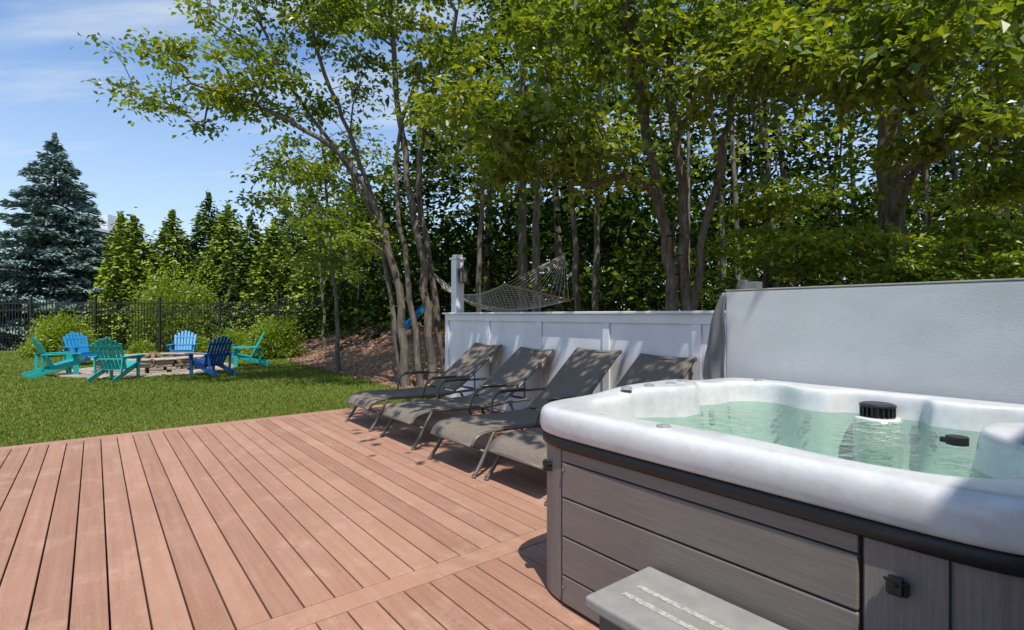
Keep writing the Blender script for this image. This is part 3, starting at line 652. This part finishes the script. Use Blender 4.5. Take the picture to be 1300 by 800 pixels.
for x in(-1.1,1.1):
    for z in(2.2,5.0,7.6): b.box((x,-3.0,z),(1.0,.05,1.4))
b.obj('windows',m_win,hs)

# ---------------------------------------------------------------- the house the deck belongs to (behind the camera, casts the shade at the tub's right corner)
hh_=empty('siding_house',rz=TH)
m_hsd=simple('light_siding',(.55,.54,.50),(.50,.49,.455),rough=.7,scale=2,stretch=(.3,.3,10))
b=B(); b.span(-8,9,-9,-2.2,-.12,4.8)
b.obj('walls',m_hsd,hh_)
b=B()
for k in range(24): b.span(-8,9,-2.2,-2.185,.05+k*.2,.235+k*.2)
b.obj('clapboards',m_hsd,hh_)
EV=-1.44
b=B(); b.span(-8.5,9.5,-9.6,EV,4.9,5.02); b.add([(-8.5,-9.6,5.02),(9.5,-9.6,5.02),(9.5,EV,5.02),(-8.5,EV,5.02),(-8.5,-5.6,6.6),(9.5,-5.6,6.6)],[(0,1,5,4),(2,3,4,5),(0,4,3),(1,2,5)]); b.obj('roof',m_roof,hh_)
b=B(); 
for a0,a1,z0,z1 in((-1.2,.9,.05,2.2),(3.0,4.6,1.0,2.2),(-5.5,-3.5,1.0,2.2)):
    b.span(a0-.08,a0,-2.185,-2.15,z0,z1); b.span(a1,a1+.08,-2.185,-2.15,z0,z1); b.span(a0-.08,a1+.08,-2.185,-2.15,z1,z1+.1); b.span((a0+a1)/2-.03,(a0+a1)/2+.03,-2.18,-2.155,z0,z1)
b.obj('door_and_window_trim',m_white,hh_)
b=B()
for a0,a1,z0,z1 in((-1.2,.9,.05,2.2),(3.0,4.6,1.0,2.2),(-5.5,-3.5,1.0,2.2)): b.span(a0,a1,-2.183,-2.17,z0,z1)
b.obj('glazing',m_win,hh_)

# ---------------------------------------------------------------- hammock + play slide
m_rope=simple('cotton_rope',(.50,.44,.35),rough=.9,b=.3)
m_hw=simple('hardwood_bar',(.33,.2,.1),rough=.5)
ham=empty('rope_hammock')
RA=Vector((-.14,9.9,1.97)); RB=Vector((1.0,9.3,1.66)); LA=Vector((-1.45,11.2,1.95)); LB=Vector((-.85,10.3,1.66))
def hp(u,v):
    p=LA.lerp(RA,u).lerp(LB.lerp(RB,u),(v+1)/2); p.z-=.32*math.sin(math.pi*u)*(1-.5*v*v); return p
q=B(); Nn_=24
for i in range(-12,Nn_+1):
    for s in(1,-1):
        pl=[]
        for k in range(0,13):
            v=-1+2*k/12; u=(i+(k if s>0 else 12-k))/Nn_
            if 0<=u<=1: pl.append(hp(u,v))
        if len(pl)>1: q.tube(pl,.005,4,False)
for v in(-1,1): q.tube([hp(k/10,v) for k in range(11)],.011,5)
eL=Vector((-1.75,11.3,2.35)); eR=Vector((1.05,10.5,2.62))
for k in range(15):
    v=-1+k/7; q.tube([hp(0,v),eL],.004,4,False); q.tube([hp(1,v),eR],.005,4,False)
q.tube([eR,Vector((1.15,10.6,2.66))],.012,5)
q.obj('net',m_rope,ham)
q=B(); q.tube([hp(0,-1.06),hp(0,1.06)],.02,8); q.tube([hp(1,-1.06),hp(1,1.06)],.022,8); q.obj('spreader_bars',m_hw,ham,smooth=True)
ps=empty('play_slide',(-2.75,15.2,g(-2.75,15.2)),.4)
m_red=plastic('red_plastic',(.4,.03,.02))
q=B(); P=smoothpts([(-.7,0,.1),(-.4,0,.15),(.2,0,.75),(.5,0,.95)],5)
for a_,b_ in zip(P[:-1],P[1:]):
    q.beam(a_,b_,.4,.02,(0,1,0)); 
    for s in(-1,1): q.beam(a_+Vector((0,s*.21,.05)),b_+Vector((0,s*.21,.05)),.02,.12,(0,1,0))
q.obj('chute',plastic('slide_blue',(.01,.22,.6)),ps,smooth=False)
q=B()
for s in(-1,1):
    q.beam((.75,s*.2,0),(.5,s*.2,1.15),.05,.05); q.beam((.45,s*.2,0),(.48,s*.2,.9),.05,.05)
for k in range(4): q.beam((.73-k*.055,-.2,.2+k*.22),(.73-k*.055,.2,.2+k*.22),.04,.05)
q.obj('ladder',m_red,ps)
print('done', sum(len(o.data.polygons) for o in scn.objects if o.type=='MESH'))
